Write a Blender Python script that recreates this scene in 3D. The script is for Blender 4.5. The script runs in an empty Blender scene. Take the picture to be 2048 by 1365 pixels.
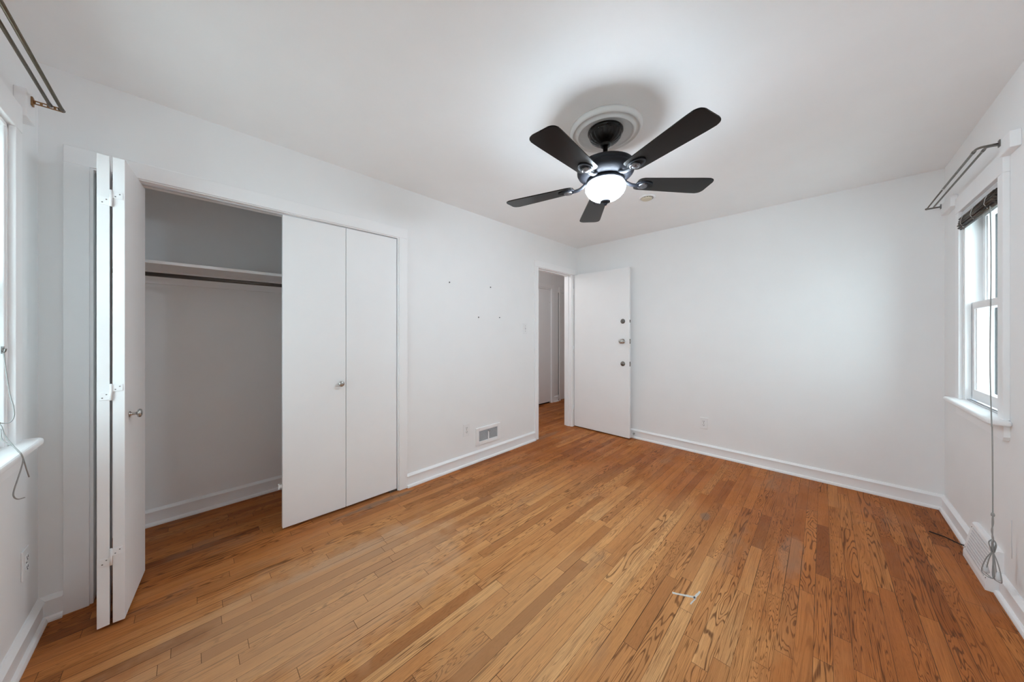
import bpy, bmesh, math, random
from mathutils import Vector, Matrix
random.seed(7)
S = bpy.context.scene
C = S.collection
PI = math.pi

# ---------------------------------------------------------------- camera
L, D, H = 4.235, 3.057, 2.44            # room: x 0..L, y 0..D, z 0..H
cam_d = bpy.data.cameras.new('camera')
cam = bpy.data.objects.new('camera', cam_d); C.objects.link(cam)
cam.location = (0.4599, 0.6198, 1.2585)
cam.rotation_euler = (PI/2, 0, 0.7756 - PI/2)
cam_d.sensor_width = 36.0
cam_d.lens = 36.0*633.84/2048
cam_d.shift_x = -0.46/2048
cam_d.shift_y = -14.5/2048
cam_d.clip_start = 0.02
S.camera = cam

# ---------------------------------------------------------------- daylight and exposure
SKY = 12.0
LAMP = 155.0
HALL_FILL = 14.0
w = bpy.data.worlds.new('overcast_sky'); S.world = w; w.use_nodes = True
bg = w.node_tree.nodes['Background']
bg.inputs['Color'].default_value = (0.77, 0.90, 1.0, 1)
bg.inputs['Strength'].default_value = SKY
S.view_settings.view_transform = 'Standard'
S.view_settings.look = 'None'
S.view_settings.exposure = -0.47
S.view_settings.gamma = 1.0
S.view_settings.use_curve_mapping = False
S.cycles.max_bounces = 14
S.cycles.diffuse_bounces = 14
S.cycles.transparent_max_bounces = 16
S.cycles.sample_clamp_indirect = 10
S.cycles.caustics_reflective = False
S.cycles.caustics_refractive = False

def portal(name, loc, rot, sx, sy):
    l = bpy.data.lights.new(name, 'AREA'); l.shape = 'RECTANGLE'; l.size = sx; l.size_y = sy
    l.cycles.is_portal = True
    o = bpy.data.objects.new(name, l); C.objects.link(o); o.location = loc; o.rotation_euler = rot
WR, WL, WN = 3.495, 2.405, 0.50                   # centres of the right window (x), left window (y) and added unseen window (y)
portal('daylight_portal_right', (WR, -0.225, 1.44), (-PI/2, 0, 0), 0.64, 1.2)
portal('daylight_portal_left', (-0.225, WL, 1.44), (0, -PI/2, 0), 1.2, 0.64)
portal('daylight_portal_added', (-0.225, WN, 1.44), (0, -PI/2, 0), 1.2, 0.64)
hl = bpy.data.lights.new('hall_fill', 'POINT'); hl.energy = HALL_FILL; hl.shadow_soft_size = 0.12  # unseen fill light added to brighten the hall
ho = bpy.data.objects.new('hall_fill', hl); C.objects.link(ho); ho.location = (3.3, 3.7, 2.2)

# ---------------------------------------------------------------- materials
class NT:
    def __init__(s, name):
        s.m = bpy.data.materials.new(name); s.m.use_nodes = True
        s.t = s.m.node_tree; s.b = s.t.nodes['Principled BSDF']
    def n(s, kind, **kw):
        nd = s.t.nodes.new(kind)
        for k, v in kw.items(): setattr(nd, k, v)
        return nd
    def l(s, a, b): s.t.links.new(a, b)
    def set(s, sock, v):
        if isinstance(v, bpy.types.NodeSocket): s.l(v, sock)
        else: sock.default_value = v
    def math(s, op, a, b=None, c=None, clamp=False):
        nd = s.n('ShaderNodeMath', operation=op, use_clamp=clamp)
        s.set(nd.inputs[0], a)
        if b is not None: s.set(nd.inputs[1], b)
        if c is not None: s.set(nd.inputs[2], c)
        return nd.outputs[0]
    def vec(s, x, y, z):
        nd = s.n('ShaderNodeCombineXYZ')
        for i, v in enumerate((x, y, z)): s.set(nd.inputs[i], v)
        return nd.outputs[0]
    def noise(s, v, scale=1.0, detail=2.0, rough=0.5, dist=0.0):
        nd = s.n('ShaderNodeTexNoise')
        s.set(nd.inputs['Vector'], v); nd.inputs['Scale'].default_value = scale
        nd.inputs['Detail'].default_value = detail; nd.inputs['Roughness'].default_value = rough
        nd.inputs['Distortion'].default_value = dist
        return nd.outputs[0]
    def ss(s, v, a, b, lo=0.0, hi=1.0):
        nd = s.n('ShaderNodeMapRange', interpolation_type='SMOOTHSTEP')
        s.set(nd.inputs['Value'], v)
        for k, x in (('From Min', a), ('From Max', b), ('To Min', lo), ('To Max', hi)): s.set(nd.inputs[k], x)
        return nd.outputs[0]
    def mix(s, f, a, b, mode='MIX'):
        nd = s.n('ShaderNodeMix', data_type='RGBA', blend_type=mode)
        s.set(nd.inputs[0], f); s.set(nd.inputs[6], a); s.set(nd.inputs[7], b)
        return nd.outputs[2]
    def ramp(s, f, stops):
        nd = s.n('ShaderNodeValToRGB'); e = nd.color_ramp.elements
        while len(e) < len(stops): e.new(0.5)
        for i, (p, c) in enumerate(stops): e[i].position = p; e[i].color = (*c, 1)
        s.set(nd.inputs[0], f); return nd.outputs[0]
    def bump(s, h, strength, dist=0.002):
        nd = s.n('ShaderNodeBump'); nd.inputs['Strength'].default_value = strength
        nd.inputs['Distance'].default_value = dist
        s.set(nd.inputs['Height'], h); s.l(nd.outputs[0], s.b.inputs['Normal'])
    def pos(s): return s.n('ShaderNodeTexCoord').outputs['Object']

def paint(name, col, rough, var=0.02, bump=0.05, scale=5.0):
    t = NT(name); t.b.inputs['Specular IOR Level'].default_value = 0.3; p = t.pos()
    n = t.noise(p, scale, 3)
    c = t.mix(n, (*[x*(1-var) for x in col], 1), (*[min(1, x*(1+var)) for x in col], 1))
    t.l(c, t.b.inputs['Base Color'])
    t.b.inputs['Roughness'].default_value = rough
    t.bump(t.noise(p, 160, 2), bump, 0.001)
    return t.m

def metal(name, col, rough, metallic=1.0, var=0.25, scale=60, bump=0.0):
    t = NT(name); p = t.pos()
    n = t.noise(p, scale, 3)
    c = t.mix(n, (*[x*(1-var) for x in col], 1), (*[x*(1+var) for x in col], 1))
    t.l(c, t.b.inputs['Base Color'])
    t.b.inputs['Metallic'].default_value = metallic
    t.l(t.ss(n, 0.2, 0.8, rough*0.8, min(1, rough*1.25)), t.b.inputs['Roughness'])
    if bump: t.bump(n, bump, 0.001)
    return t.m

M = {}
M['wall'] = paint('wall_paint', (0.865, 0.868, 0.87), 0.85)
M['ceiling'] = paint('ceiling_paint', (0.91, 0.915, 0.92), 0.6)
M['trim'] = paint('trim_paint', (0.89, 0.89, 0.895), 0.48, bump=0.03)
M['door'] = paint('door_paint', (0.885, 0.885, 0.888), 0.55, bump=0.03)
M['plastic'] = paint('white_plastic', (0.84, 0.84, 0.84), 0.35, bump=0.0)
M['cream'] = paint('cream_plastic', (0.66, 0.60, 0.47), 0.4, bump=0.0)
M['medallion'] = paint('medallion_paint', (0.78, 0.77, 0.76), 0.45, bump=0.03)
M['dark'] = paint('dark_gap', (0.02, 0.02, 0.02), 0.8, bump=0.0)
M['greyvent'] = paint('grey_vent_paint', (0.66, 0.67, 0.69), 0.45, bump=0.0)
M['bronze'] = metal('oiled_bronze', (0.014, 0.015, 0.020), 0.55, 0.15, 0.4, 130, 0.6)
M['bronze'].node_tree.nodes['Principled BSDF'].inputs['Specular IOR Level'].default_value = 0.3
M['bronze_dark'] = metal('dark_bronze', (0.012, 0.010, 0.009), 0.32, 0.6, 0.35, 50, 0.1)
M['cap'] = metal('dark_polished_cap', (0.16, 0.16, 0.17), 0.30, 0.8, 0.2)
M['nickel'] = metal('brushed_nickel', (0.50, 0.49, 0.47), 0.28, 1.0, 0.12)
M['steel_dark'] = metal('aged_steel', (0.22, 0.21, 0.20), 0.40, 1.0, 0.3)
M['closet_rod'] = metal('dark_closet_rod', (0.12, 0.105, 0.095), 0.45, 0.7, 0.2)
M['rod_grey'] = metal('tarnished_rod', (0.20, 0.185, 0.165), 0.42, 0.75, 0.3, 45)
M['rod_brown'] = metal('worn_brass_rod', (0.15, 0.125, 0.09), 0.40, 0.75, 0.4, 40)
M['rust'] = metal('rusty_brass', (0.30, 0.16, 0.07), 0.42, 0.8, 0.6, 70)
M['alu'] = metal('window_aluminium', (0.62, 0.63, 0.65), 0.4, 0.6, 0.08)
M['cord'] = paint('braided_cord', (0.34, 0.34, 0.33), 0.8, bump=0.0)
M['cord_white'] = paint('white_cord', (0.72, 0.71, 0.69), 0.8, bump=0.0)
M['cable'] = paint('black_cable', (0.015, 0.013, 0.012), 0.5, bump=0.0)
M['clear'] = paint('clear_tassel_plastic', (0.62, 0.63, 0.64), 0.2, bump=0.0)
M['tape'] = paint('tape_residue', (0.62, 0.60, 0.56), 0.7, var=0.2, bump=0.0, scale=140)
M['duct'] = paint('duct_grey', (0.30, 0.30, 0.31), 0.6, bump=0.0)
M['storm'] = paint('dark_storm_frame', (0.055, 0.058, 0.062), 0.5, bump=0.0)
M['siding'] = paint('pale_siding', (0.105, 0.130, 0.155), 0.7)
M['ground'] = paint('pavement', (0.78, 0.78, 0.77), 0.9, var=0.06)

def blade_mat():
    t = NT('blade_laminate'); x = t.n('ShaderNodeSeparateXYZ'); t.l(t.pos(), x.inputs[0])
    n = t.noise(t.vec(t.math('MULTIPLY', x.outputs[0], 4), t.math('MULTIPLY', x.outputs[1], 60), x.outputs[2]), 2, 3)
    t.l(t.mix(n, (0.006, 0.0055, 0.005, 1), (0.014, 0.0125, 0.0115, 1)), t.b.inputs['Base Color'])
    t.b.inputs['Roughness'].default_value = 0.27
    t.b.inputs['Specular IOR Level'].default_value = 0.20
    return t.m
M['blade'] = blade_mat()

def globe_mat():
    t = NT('lit_frosted_globe')
    t.b.inputs['Base Color'].default_value = (0.9, 0.9, 0.9, 1)
    lw = t.n('ShaderNodeTexNoise'); lw.inputs['Scale'].default_value = 3
    t.l(t.pos(), lw.inputs['Vector'])
    t.l(t.mix(lw.outputs[0], (0.755, 0.89, 1, 1), (0.785, 0.90, 1, 1)), t.b.inputs['Emission Color'])
    t.b.inputs['Emission Strength'].default_value = LAMP
    return t.m
M['globe'] = globe_mat()

def glass_mat():
    t = NT('window_glass')
    tr = t.n('ShaderNodeBsdfTransparent'); tr.inputs[0].default_value = (0.96, 0.98, 0.97, 1)
    gl = t.n('ShaderNodeBsdfGlossy'); gl.inputs['Roughness'].default_value = 0.02
    lw = t.n('ShaderNodeLayerWeight'); lw.inputs[0].default_value = 0.5
    fr = t.math('MULTIPLY_ADD', t.math('POWER', lw.outputs['Facing'], 5.0), 0.30, 0.02)
    mx = t.n('ShaderNodeMixShader'); t.l(fr, mx.inputs[0]); t.l(tr.outputs[0], mx.inputs[1]); t.l(gl.outputs[0], mx.inputs[2])
    t.l(mx.outputs[0], t.t.nodes['Material Output'].inputs[0])
    return t.m
M['glass'] = glass_mat()

def bamboo_mat():
    t = NT('bamboo_slats'); x = t.n('ShaderNodeSeparateXYZ'); t.l(t.pos(), x.inputs[0])
    n = t.noise(t.vec(t.math('MULTIPLY', x.outputs[0], 3), t.math('MULTIPLY', x.outputs[1], 60), t.math('MULTIPLY', x.outputs[2], 140)), 1.6, 3)
    t.l(t.ramp(n, [(0.36, (0.014, 0.010, 0.008)), (0.52, (0.065, 0.047, 0.034)), (0.74, (0.24, 0.19, 0.15))]), t.b.inputs['Base Color'])
    t.b.inputs['Roughness'].default_value = 0.6
    return t.m
M['bamboo'] = bamboo_mat()

def floor_mat():
    t = NT('oak_strip_floor'); sx = t.n('ShaderNodeSeparateXYZ'); t.l(t.pos(), sx.inputs[0])
    x, y = sx.outputs[0], sx.outputs[1]
    W = 0.0555
    v = t.math('ADD', t.math('DIVIDE', y, W), 50.33)
    row = t.math('FLOOR', v); fy = t.math('FRACT', v)
    wn = t.n('ShaderNodeTexWhiteNoise', noise_dimensions='1D'); t.l(row, wn.inputs['W'])
    sc = t.n('ShaderNodeSeparateColor'); t.l(wn.outputs['Color'], sc.inputs[0])
    ln = t.math('MULTIPLY_ADD', sc.outputs[0], 0.62, 0.42)
    u = t.math('ADD', t.math('DIVIDE', x, ln), t.math('MULTIPLY_ADD', sc.outputs[1], 17.0, 40.0))
    pid = t.math('FLOOR', u); fx = t.math('FRACT', u)
    w2 = t.n('ShaderNodeTexWhiteNoise', noise_dimensions='3D'); t.l(t.vec(row, pid, 3.7), w2.inputs['Vector'])
    s2 = t.n('ShaderNodeSeparateColor'); t.l(w2.outputs['Color'], s2.inputs[0])
    a, b, c = s2.outputs[0], s2.outputs[1], s2.outputs[2]
    dy = t.math('MULTIPLY', t.math('MINIMUM', fy, t.math('SUBTRACT', 1.0, fy)), W)
    dx = t.math('MULTIPLY', t.math('MINIMUM', fx, t.math('SUBTRACT', 1.0, fx)), ln)
    gapw = t.math('MULTIPLY_ADD', t.ss(t.noise(t.vec(t.math('MULTIPLY', x, 1.3), row, 0.0), 1.0, 1), 0.42, 0.72), 0.0008, 0.00022)
    gy = t.ss(dy, gapw, t.math('MULTIPLY', gapw, 2.2), 1.0, 0.0)
    gx = t.ss(dx, 0.0006, 0.0014, 0.75, 0.0)
    gap = t.math('MAXIMUM', gy, gx)
    # ring figure: contour lines of a long soft noise, a different cut on every strip
    z = t.math('MULTIPLY', a, 57.0)
    px = t.math('MULTIPLY_ADD', b, 31.0, x)
    fig = t.noise(t.vec(t.math('MULTIPLY', px, t.math('MULTIPLY_ADD', b, 2.0, 0.5)), t.math('MULTIPLY', y, t.math('MULTIPLY_ADD', c, 26.0, 12.0)), z), 1.0, 2.0, 0.45, 0.25)
    k = t.math('MULTIPLY_ADD', c, 80.0, 85.0)
    ring = t.math('SINE', t.math('MULTIPLY', fig, k))
    line = t.ss(ring, 0.30, 1.0)
    wob = t.noise(t.vec(t.math('MULTIPLY', px, 9), t.math('MULTIPLY', y, 170), z), 1.0, 2, 0.6)
    line = t.math('MULTIPLY', line, t.ss(wob, 0.22, 0.62, 0.35, 1.0))
    amt = t.ss(t.math('FRACT', t.math('MULTIPLY', t.math('ADD', b, a), 7.31)), 0.05, 0.75, 0.18, 0.85)
    line = t.math('MULTIPLY', line, amt)
    fine = t.noise(t.vec(t.math('MULTIPLY', px, 6), t.math('MULTIPLY', y, 330), z), 1.0, 3, 0.65)
    pore = t.ss(t.noise(t.vec(t.math('MULTIPLY', px, 26), t.math('MULTIPLY', y, 900), z), 1.0, 2, 0.6), 0.56, 0.70)
    base = t.ramp(a, [(0.0, (0.36, 0.140, 0.045)), (0.10, (0.48, 0.200, 0.066)), (0.24, (0.61, 0.270, 0.094)), (0.62, (0.69, 0.320, 0.112)), (0.86, (0.76, 0.380, 0.145)), (1.0, (0.82, 0.46, 0.20))])
    base = t.mix(t.ss(fine, 0.3, 0.75, 0.0, 0.30), base, (0.22, 0.088, 0.030, 1))
    cl = t.noise(t.vec(t.math('MULTIPLY', px, 1.5), t.math('MULTIPLY', y, 22), z), 1.0, 2)
    base = t.mix(t.ss(cl, 0.40, 0.75, 0.0, 0.40), base, (0.34, 0.145, 0.052, 1))
    col = t.mix(t.math('MULTIPLY', line, 1.0), base, (0.125, 0.045, 0.014, 1))
    col = t.mix(t.math('MULTIPLY', pore, 0.28), col, (0.12, 0.05, 0.02, 1))
    # finish still dark orange near the walls, worn paler over the middle of the room
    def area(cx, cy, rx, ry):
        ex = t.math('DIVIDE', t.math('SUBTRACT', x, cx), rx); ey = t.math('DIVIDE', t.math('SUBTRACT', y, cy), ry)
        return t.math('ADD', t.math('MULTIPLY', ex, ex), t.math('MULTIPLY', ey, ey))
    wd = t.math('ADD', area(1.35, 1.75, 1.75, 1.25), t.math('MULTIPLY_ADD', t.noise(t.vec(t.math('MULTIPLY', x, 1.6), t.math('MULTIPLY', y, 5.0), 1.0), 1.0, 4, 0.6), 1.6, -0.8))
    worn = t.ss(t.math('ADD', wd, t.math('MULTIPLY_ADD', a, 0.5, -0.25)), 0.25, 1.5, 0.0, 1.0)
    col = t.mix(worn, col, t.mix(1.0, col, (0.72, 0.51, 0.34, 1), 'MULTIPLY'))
    # worn grey patches, old stains and one patch of painted window light
    p = t.vec(x, y, 0.0)
    st = t.ss(t.noise(t.vec(t.math('MULTIPLY', x, 1.1), t.math('MULTIPLY', y, 2.6), 4.0), 1.6, 4, 0.6), 0.56, 0.74, 0.0, 0.42)
    st = t.math('MULTIPLY', st, t.ss(fine, 0.25, 0.65, 0.4, 1.0))
    col = t.mix(st, col, (0.30, 0.19, 0.125, 1))
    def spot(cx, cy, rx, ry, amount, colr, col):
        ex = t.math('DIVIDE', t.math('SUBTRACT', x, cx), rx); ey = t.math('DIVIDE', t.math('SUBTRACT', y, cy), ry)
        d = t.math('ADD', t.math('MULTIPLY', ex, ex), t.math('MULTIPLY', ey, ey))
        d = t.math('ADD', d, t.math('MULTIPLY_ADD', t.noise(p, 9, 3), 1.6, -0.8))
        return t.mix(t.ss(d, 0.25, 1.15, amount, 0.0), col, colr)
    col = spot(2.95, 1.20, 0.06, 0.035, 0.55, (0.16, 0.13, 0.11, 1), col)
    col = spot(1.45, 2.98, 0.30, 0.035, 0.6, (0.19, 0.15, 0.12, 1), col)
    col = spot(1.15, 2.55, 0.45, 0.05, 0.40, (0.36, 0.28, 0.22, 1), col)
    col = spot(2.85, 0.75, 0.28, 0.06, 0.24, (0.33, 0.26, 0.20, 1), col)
    col = spot(0.95, 2.30, 0.85, 0.42, 0.42, (0.66, 0.42, 0.25, 1), col)  # wear plus daylight from the left window, painted paler into the boards
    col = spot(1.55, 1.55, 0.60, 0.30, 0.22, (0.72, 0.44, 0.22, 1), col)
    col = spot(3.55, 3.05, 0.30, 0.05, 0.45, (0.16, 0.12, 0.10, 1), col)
    col = t.mix(gap, col, (0.07, 0.030, 0.012, 1))
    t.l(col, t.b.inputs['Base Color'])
    t.l(t.ss(t.noise(p, 3.0, 4, 0.6), 0.3, 0.7, 0.40, 0.56), t.b.inputs['Roughness'])
    t.b.inputs['Specular IOR Level'].default_value = 0.16
    h = t.math('SUBTRACT', t.math('MULTIPLY', line, -0.15), t.math('ADD', gap, t.math('MULTIPLY', pore, 0.12)))
    t.bump(h, 0.35, 0.0012)
    return t.m
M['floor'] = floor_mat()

# ---------------------------------------------------------------- mesh helpers
class MB:
    def __init__(s): s.bm = bmesh.new()
    def xform(s, vs, T):
        if T is not None:
            for v in vs: v.co = T @ v.co
    def box(s, x0, x1, y0, y1, z0, z1, bev=0.0, T=None, seg=2):
        r = bmesh.ops.create_cube(s.bm, size=1.0); vs = r['verts']
        for v in vs:
            v.co = Vector((x0 + (v.co.x+.5)*(x1-x0), y0 + (v.co.y+.5)*(y1-y0), z0 + (v.co.z+.5)*(z1-z0)))
        if bev > 0:
            es = list({e for v in vs for e in v.link_edges})
            r = bmesh.ops.bevel(s.bm, geom=es, offset=bev, segments=seg, affect='EDGES', profile=0.5)
            vs = list({v for v in r['verts']} | {v for v in vs if v.is_valid})
        s.xform(vs, T); return s
    def prism(s, pts, z0, z1, T=None, smooth=False):
        """polygon pts in local xy, extruded z0..z1"""
        a = [s.bm.verts.new((p[0], p[1], z0)) for p in pts]; b = [s.bm.verts.new((p[0], p[1], z1)) for p in pts]
        n = len(pts)
        s.bm.faces.new(list(reversed(a))); s.bm.faces.new(b)
        for i in range(n):
            f = s.bm.faces.new((a[i], a[(i+1) % n], b[(i+1) % n], b[i])); f.smooth = smooth
        s.xform(a+b, T); return s
    def lathe(s, prof, seg=32, T=None, flute=None, smooth=True):
        rings = []; allv = []
        for (r, z) in prof:
            ring = []
            if r < 1e-6:
                v = s.bm.verts.new((0, 0, z)); ring = [v]*seg; allv.append(v)
            else:
                for i in range(seg):
                    a = 2*PI*i/seg; rr = r*(1 + (flute(a, r, z) if flute else 0))
                    v = s.bm.verts.new((rr*math.cos(a), rr*math.sin(a), z)); ring.append(v); allv.append(v)
            rings.append(ring)
        for A, B in zip(rings, rings[1:]):
            for i in range(seg):
                q = []
                for v in (A[i], A[(i+1) % seg], B[(i+1) % seg], B[i]):
                    if v not in q: q.append(v)
                if len(q) > 2:
                    try: f = s.bm.faces.new(q); f.smooth = smooth
                    except ValueError: pass
        for ring in (rings[0], rings[-1]):
            if len(set(ring)) == seg:
                try: s.bm.faces.new(ring)
                except ValueError: pass
        s.xform(allv, T); return s
    def tube(s, pts, r, seg=10, T=None, closed=False):
        pts = [Vector(p) for p in pts]; n = len(pts); rings = []; allv = []
        rs = r if isinstance(r, (list, tuple)) else [r]*n
        up = None
        for i, p in enumerate(pts):
            if closed: d = pts[(i+1) % n] - pts[i-1]
            else: d = (pts[min(i+1, n-1)] - pts[max(i-1, 0)])
            d.normalize()
            if up is None: up = d.orthogonal().normalized()
            else: up = (up - d*up.dot(d)).normalized()
            sd = d.cross(up); ring = []
            for k in range(seg):
                a = 2*PI*k/seg; v = s.bm.verts.new(p + (up*math.cos(a) + sd*math.sin(a))*rs[i]); ring.append(v); allv.append(v)
            rings.append(ring)
        pairs = list(zip(rings, rings[1:])) + ([(rings[-1], rings[0])] if closed else [])
        for A, B in pairs:
            for k in range(seg):
                f = s.bm.faces.new((A[k], A[(k+1) % seg], B[(k+1) % seg], B[k])); f.smooth = True
        if not closed:
            s.bm.faces.new(list(reversed(rings[0]))); s.bm.faces.new(rings[-1])
        s.xform(allv, T); return s
    def build(s, name, mat, parent=None, origin=(0, 0, 0)):
        bmesh.ops.recalc_face_normals(s.bm, faces=s.bm.faces)
        o = Vector(origin)
        if o.length > 0:
            for v in s.bm.verts: v.co -= o
        me = bpy.data.meshes.new(name); s.bm.to_mesh(me); s.bm.free()
        me.materials.append(mat if not isinstance(mat, str) else M[mat])
        ob = bpy.data.objects.new(name, me); C.objects.link(ob)
        if parent is not None: ob.parent = parent
        else: ob.location = o
        return ob

def spline(pts, n=8):
    """Catmull-Rom through pts"""
    P = [Vector(p) for p in pts]; out = []
    for i in range(len(P)-1):
        p0, p1, p2, p3 = P[max(i-1, 0)], P[i], P[i+1], P[min(i+2, len(P)-1)]
        for k in range(n):
            u = k/n
            out.append(0.5*((2*p1) + (p2-p0)*u + (2*p0-5*p1+4*p2-p3)*u*u + (3*p1-p0-3*p2+p3)*u**3))
    out.append(P[-1]); return out

def struct(name, mb, mat, label=None, parent=None, origin=(0, 0, 0)):
    o = mb.build(name, mat, parent, origin)
    if parent is None: o['kind'] = 'structure'
    if label: o['label'] = label
    return o
def tag(o, label, cat, group=None, kind=None):
    o['label'] = label; o['category'] = cat
    if group: o['group'] = group
    if kind: o['kind'] = kind
    return o
def thing(name, loc, rz=0.0, label=None, cat=None, group=None, kind=None):
    o = bpy.data.objects.new(name, None); C.objects.link(o); o.empty_display_size = 0.1
    o.location = loc; o.rotation_euler = (0, 0, rz)
    if label: tag(o, label, cat, group, kind)
    elif kind: o['kind'] = kind
    return o
def RX(a): return Matrix.Rotation(a, 4, 'X')
def RY(a): return Matrix.Rotation(a, 4, 'Y')
def RZ(a): return Matrix.Rotation(a, 4, 'Z')
def TR(x, y, z): return Matrix.Translation((x, y, z))

# ---------------------------------------------------------------- room shell
XH = 6.4                                 # far end of the hall
m = MB(); m.box(-0.3, XH+0.2, -0.3, 4.5, -0.12, 0.0)
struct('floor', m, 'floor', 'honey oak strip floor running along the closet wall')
m = MB(); m.box(-0.3, XH+0.2, -0.3, 4.5, H, H+0.12)
struct('ceiling', m, 'ceiling', 'plain white ceiling')

OZ0, OZ1 = 0.83, 2.01                    # window opening heights
# closet wall with the closet opening and the doorway
CX0, CX1, CZ = 0.147, 1.632, 2.025
DX0, DX1, DZ = 3.386, 4.085, 2.05
T0, T1 = D, D+0.10
m = MB()
J = 0.018
m.box(0, CX0-J, T0, T1, 0, H); m.box(CX0-J, CX1+J, T0, T1, CZ+J, H); m.box(CX1+J, DX0-J, T0, T1, 0, H)
m.box(DX0-J, DX1+J, T0, T1, DZ+J, H); m.box(DX1+J, XH, T0, T1, 0, H)
struct('wall_closet', m, 'wall', 'long white wall with the closet and the doorway')
m = MB(); m.box(L, L+0.12, -0.0, D, 0, H)
struct('wall_back', m, 'wall', 'bare white end wall behind the open door')
m = MB()
x0, x1 = WR-0.305, WR+0.305
m.box(0, x0, -0.22, 0, 0, H); m.box(x1, L+0.12, -0.22, 0, 0, H); m.box(x0, x1, -0.22, 0, 0, OZ0); m.box(x0, x1, -0.22, 0, OZ1, H)
struct('wall_right', m, 'wall', 'white wall with the window on the right')
m = MB()
ya, yb, yc, yd = WN-0.305, WN+0.305, WL-0.305, WL+0.305
for (p, q) in ((-0.16, ya), (yb, yc), (yd, T1+0.76)): m.box(-0.22, 0, p, q, 0, H)
for (p, q) in ((ya, yb), (yc, yd)): m.box(-0.22, 0, p, q, 0, OZ0); m.box(-0.22, 0, p, q, OZ1, H)
struct('wall_left', m, 'wall', 'white wall with the window at the left edge')
# closet interior
CB = 3.77
m = MB(); m.box(0, 1.90, CB, CB+0.1, 0, H); m.box(1.80, 1.90, T1, CB, 0, H)
struct('wall_closet_interior', m, 'wall', 'inside walls of the closet')
# hall
HY = 4.16
HD0, HD1 = 4.30, 5.075                    # hall door slab
m = MB()
m.box(1.90, HD0, HY, HY+0.1, 0, H); m.box(HD0, HD1, HY, HY+0.1, 2.06, H); m.box(HD1, 5.30, HY, HY+0.1, 0, H)
m.box(5.30, 6.06, HY, HY+0.1, 2.04, H); m.box(6.06, XH+0.1, HY, HY+0.1, 0, H)
m.box(HD0, 6.06, HY+0.12, HY+0.2, 0, H)
struct('wall_hall_far', m, 'wall', 'grey shaded wall across the hall')
m = MB(); m.box(XH, XH+0.1, T1, HY, 0, H); m.box(1.90, 2.0, CB+0.1, HY, 0, H)
struct('wall_hall_end', m, 'wall', 'end walls of the hall')

# ---------------------------------------------------------------- baseboards
BASE = [(0, 0), (0.030, 0), (0.030, 0.008), (0.026, 0.017), (0.019, 0.021), (0.015, 0.021), (0.015, 0.084), (0.021, 0.086), (0.021, 0.092), (0.013, 0.100), (0.006, 0.106), (0, 0.107)]
def baseboard(name, p, q, n, label=None, mp=0, mq=0, prof=BASE, parent=None):
    """profile swept from p to q on the floor; n points into the room; mp, mq mitre each end (+1 inside corner)"""
    p, q, n = Vector((*p, 0)), Vector((*q, 0)), Vector((*n, 0)); d = (q-p).normalized()
    m = MB(); A = []; B = []
    for (o, h) in prof:
        A.append(m.bm.verts.new(p + n*o + d*(o*mp) + Vector((0, 0, h)))); B.append(m.bm.verts.new(q + n*o - d*(o*mq) + Vector((0, 0, h))))
    k = len(prof)
    for i in range(k): m.bm.faces.new((A[i], A[(i+1) % k], B[(i+1) % k], B[i]))
    m.bm.faces.new(A); m.bm.faces.new(B)
    return struct(name, m, 'trim', label, parent)
baseboard('baseboard_back', (L, 0), (L, D), (-1, 0), 'white baseboard along the bare end wall', 1, 1)
o = baseboard('baseboard_closet', (1.705, D), (3.318, D), (0, -1), 'white baseboard between closet and doorway')
baseboard('baseboard_closet_corner', (0, D), (0.066, D), (0, -1), 'short white baseboard left of the closet', 1, 0)
baseboard('baseboard_left', (0, 0), (0, D), (1, 0), 'white baseboard under the left window', 1, 1)
baseboard('baseboard_right_far', (3.55, 0), (L, 0), (0, 1), 'white baseboard from the wall register to the far corner', 0, 1)
baseboard('baseboard_right_near', (0, 0), (3.19, 0), (0, 1), 'white baseboard on the near side of the wall register', 1, 0)
baseboard('baseboard_closet_interior', (0, CB), (1.80, CB), (0, -1), 'white baseboard inside the closet')
baseboard('baseboard_hall', (5.075+0.08, HY), (5.28, HY), (0, -1), 'baseboard across the hall')

# ---------------------------------------------------------------- closet casing and doorway casing
m = MB()
m.box(0.066, 0.137, D-0.015, D, 0, 2.030, 0.001); m.box(1.640, 1.708, D-0.015, D, 0, 2.030, 0.001); m.box(0.066, 1.708, D-0.015, D, 2.030, 2.108, 0.002)
struct('trim_1', m, 'trim', 'flat white casing round the closet opening')
m = MB()
m.box(CX0-0.018, CX0, D-0.004, T1+0.004, 0, CZ+0.018); m.box(CX1, CX1+0.018, D-0.004, T1+0.004, 0, CZ+0.018)
m.box(CX0, CX1, D-0.004, T1+0.004, CZ, CZ+0.018)
struct('trim_2', m, 'trim', 'white jamb lining the closet opening')
m = MB(); m.box(CX0+0.01, CX1-0.01, D+0.030, D+0.056, CZ-0.005, CZ)
struct('trim_3', m, 'greyvent', 'grey bifold track under the closet head')
m = MB()
m.box(3.314, 3.380, D-0.016, D, 0, DZ+0.006, 0.002); m.box(4.092, 4.158, D-0.016, D, 0, DZ+0.006, 0.002); m.box(3.314, 4.158, D-0.0165, D, DZ+0.007, DZ+0.078, 0.002)
struct('trim_4', m, 'trim', 'white casing round the bedroom doorway')
m = MB()
m.box(DX0-0.018, DX0, D-0.004, T1+0.01, 0, DZ+0.018); m.box(DX1, DX1+0.018, D-0.004, T1+0.01, 0, DZ+0.018); m.box(DX0, DX1, D-0.004, T1+0.01, DZ, DZ+0.018)
m.box(DX0, DX0+0.010, D+0.040, D+0.075, 0, DZ); m.box(DX1-0.010, DX1, D+0.040, D+0.075, 0, DZ); m.box(DX0, DX1, D+0.040, D+0.075, DZ-0.010, DZ)
struct('trim_5', m, 'trim', 'white jamb with door stop in the bedroom doorway')
m = MB()
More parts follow.
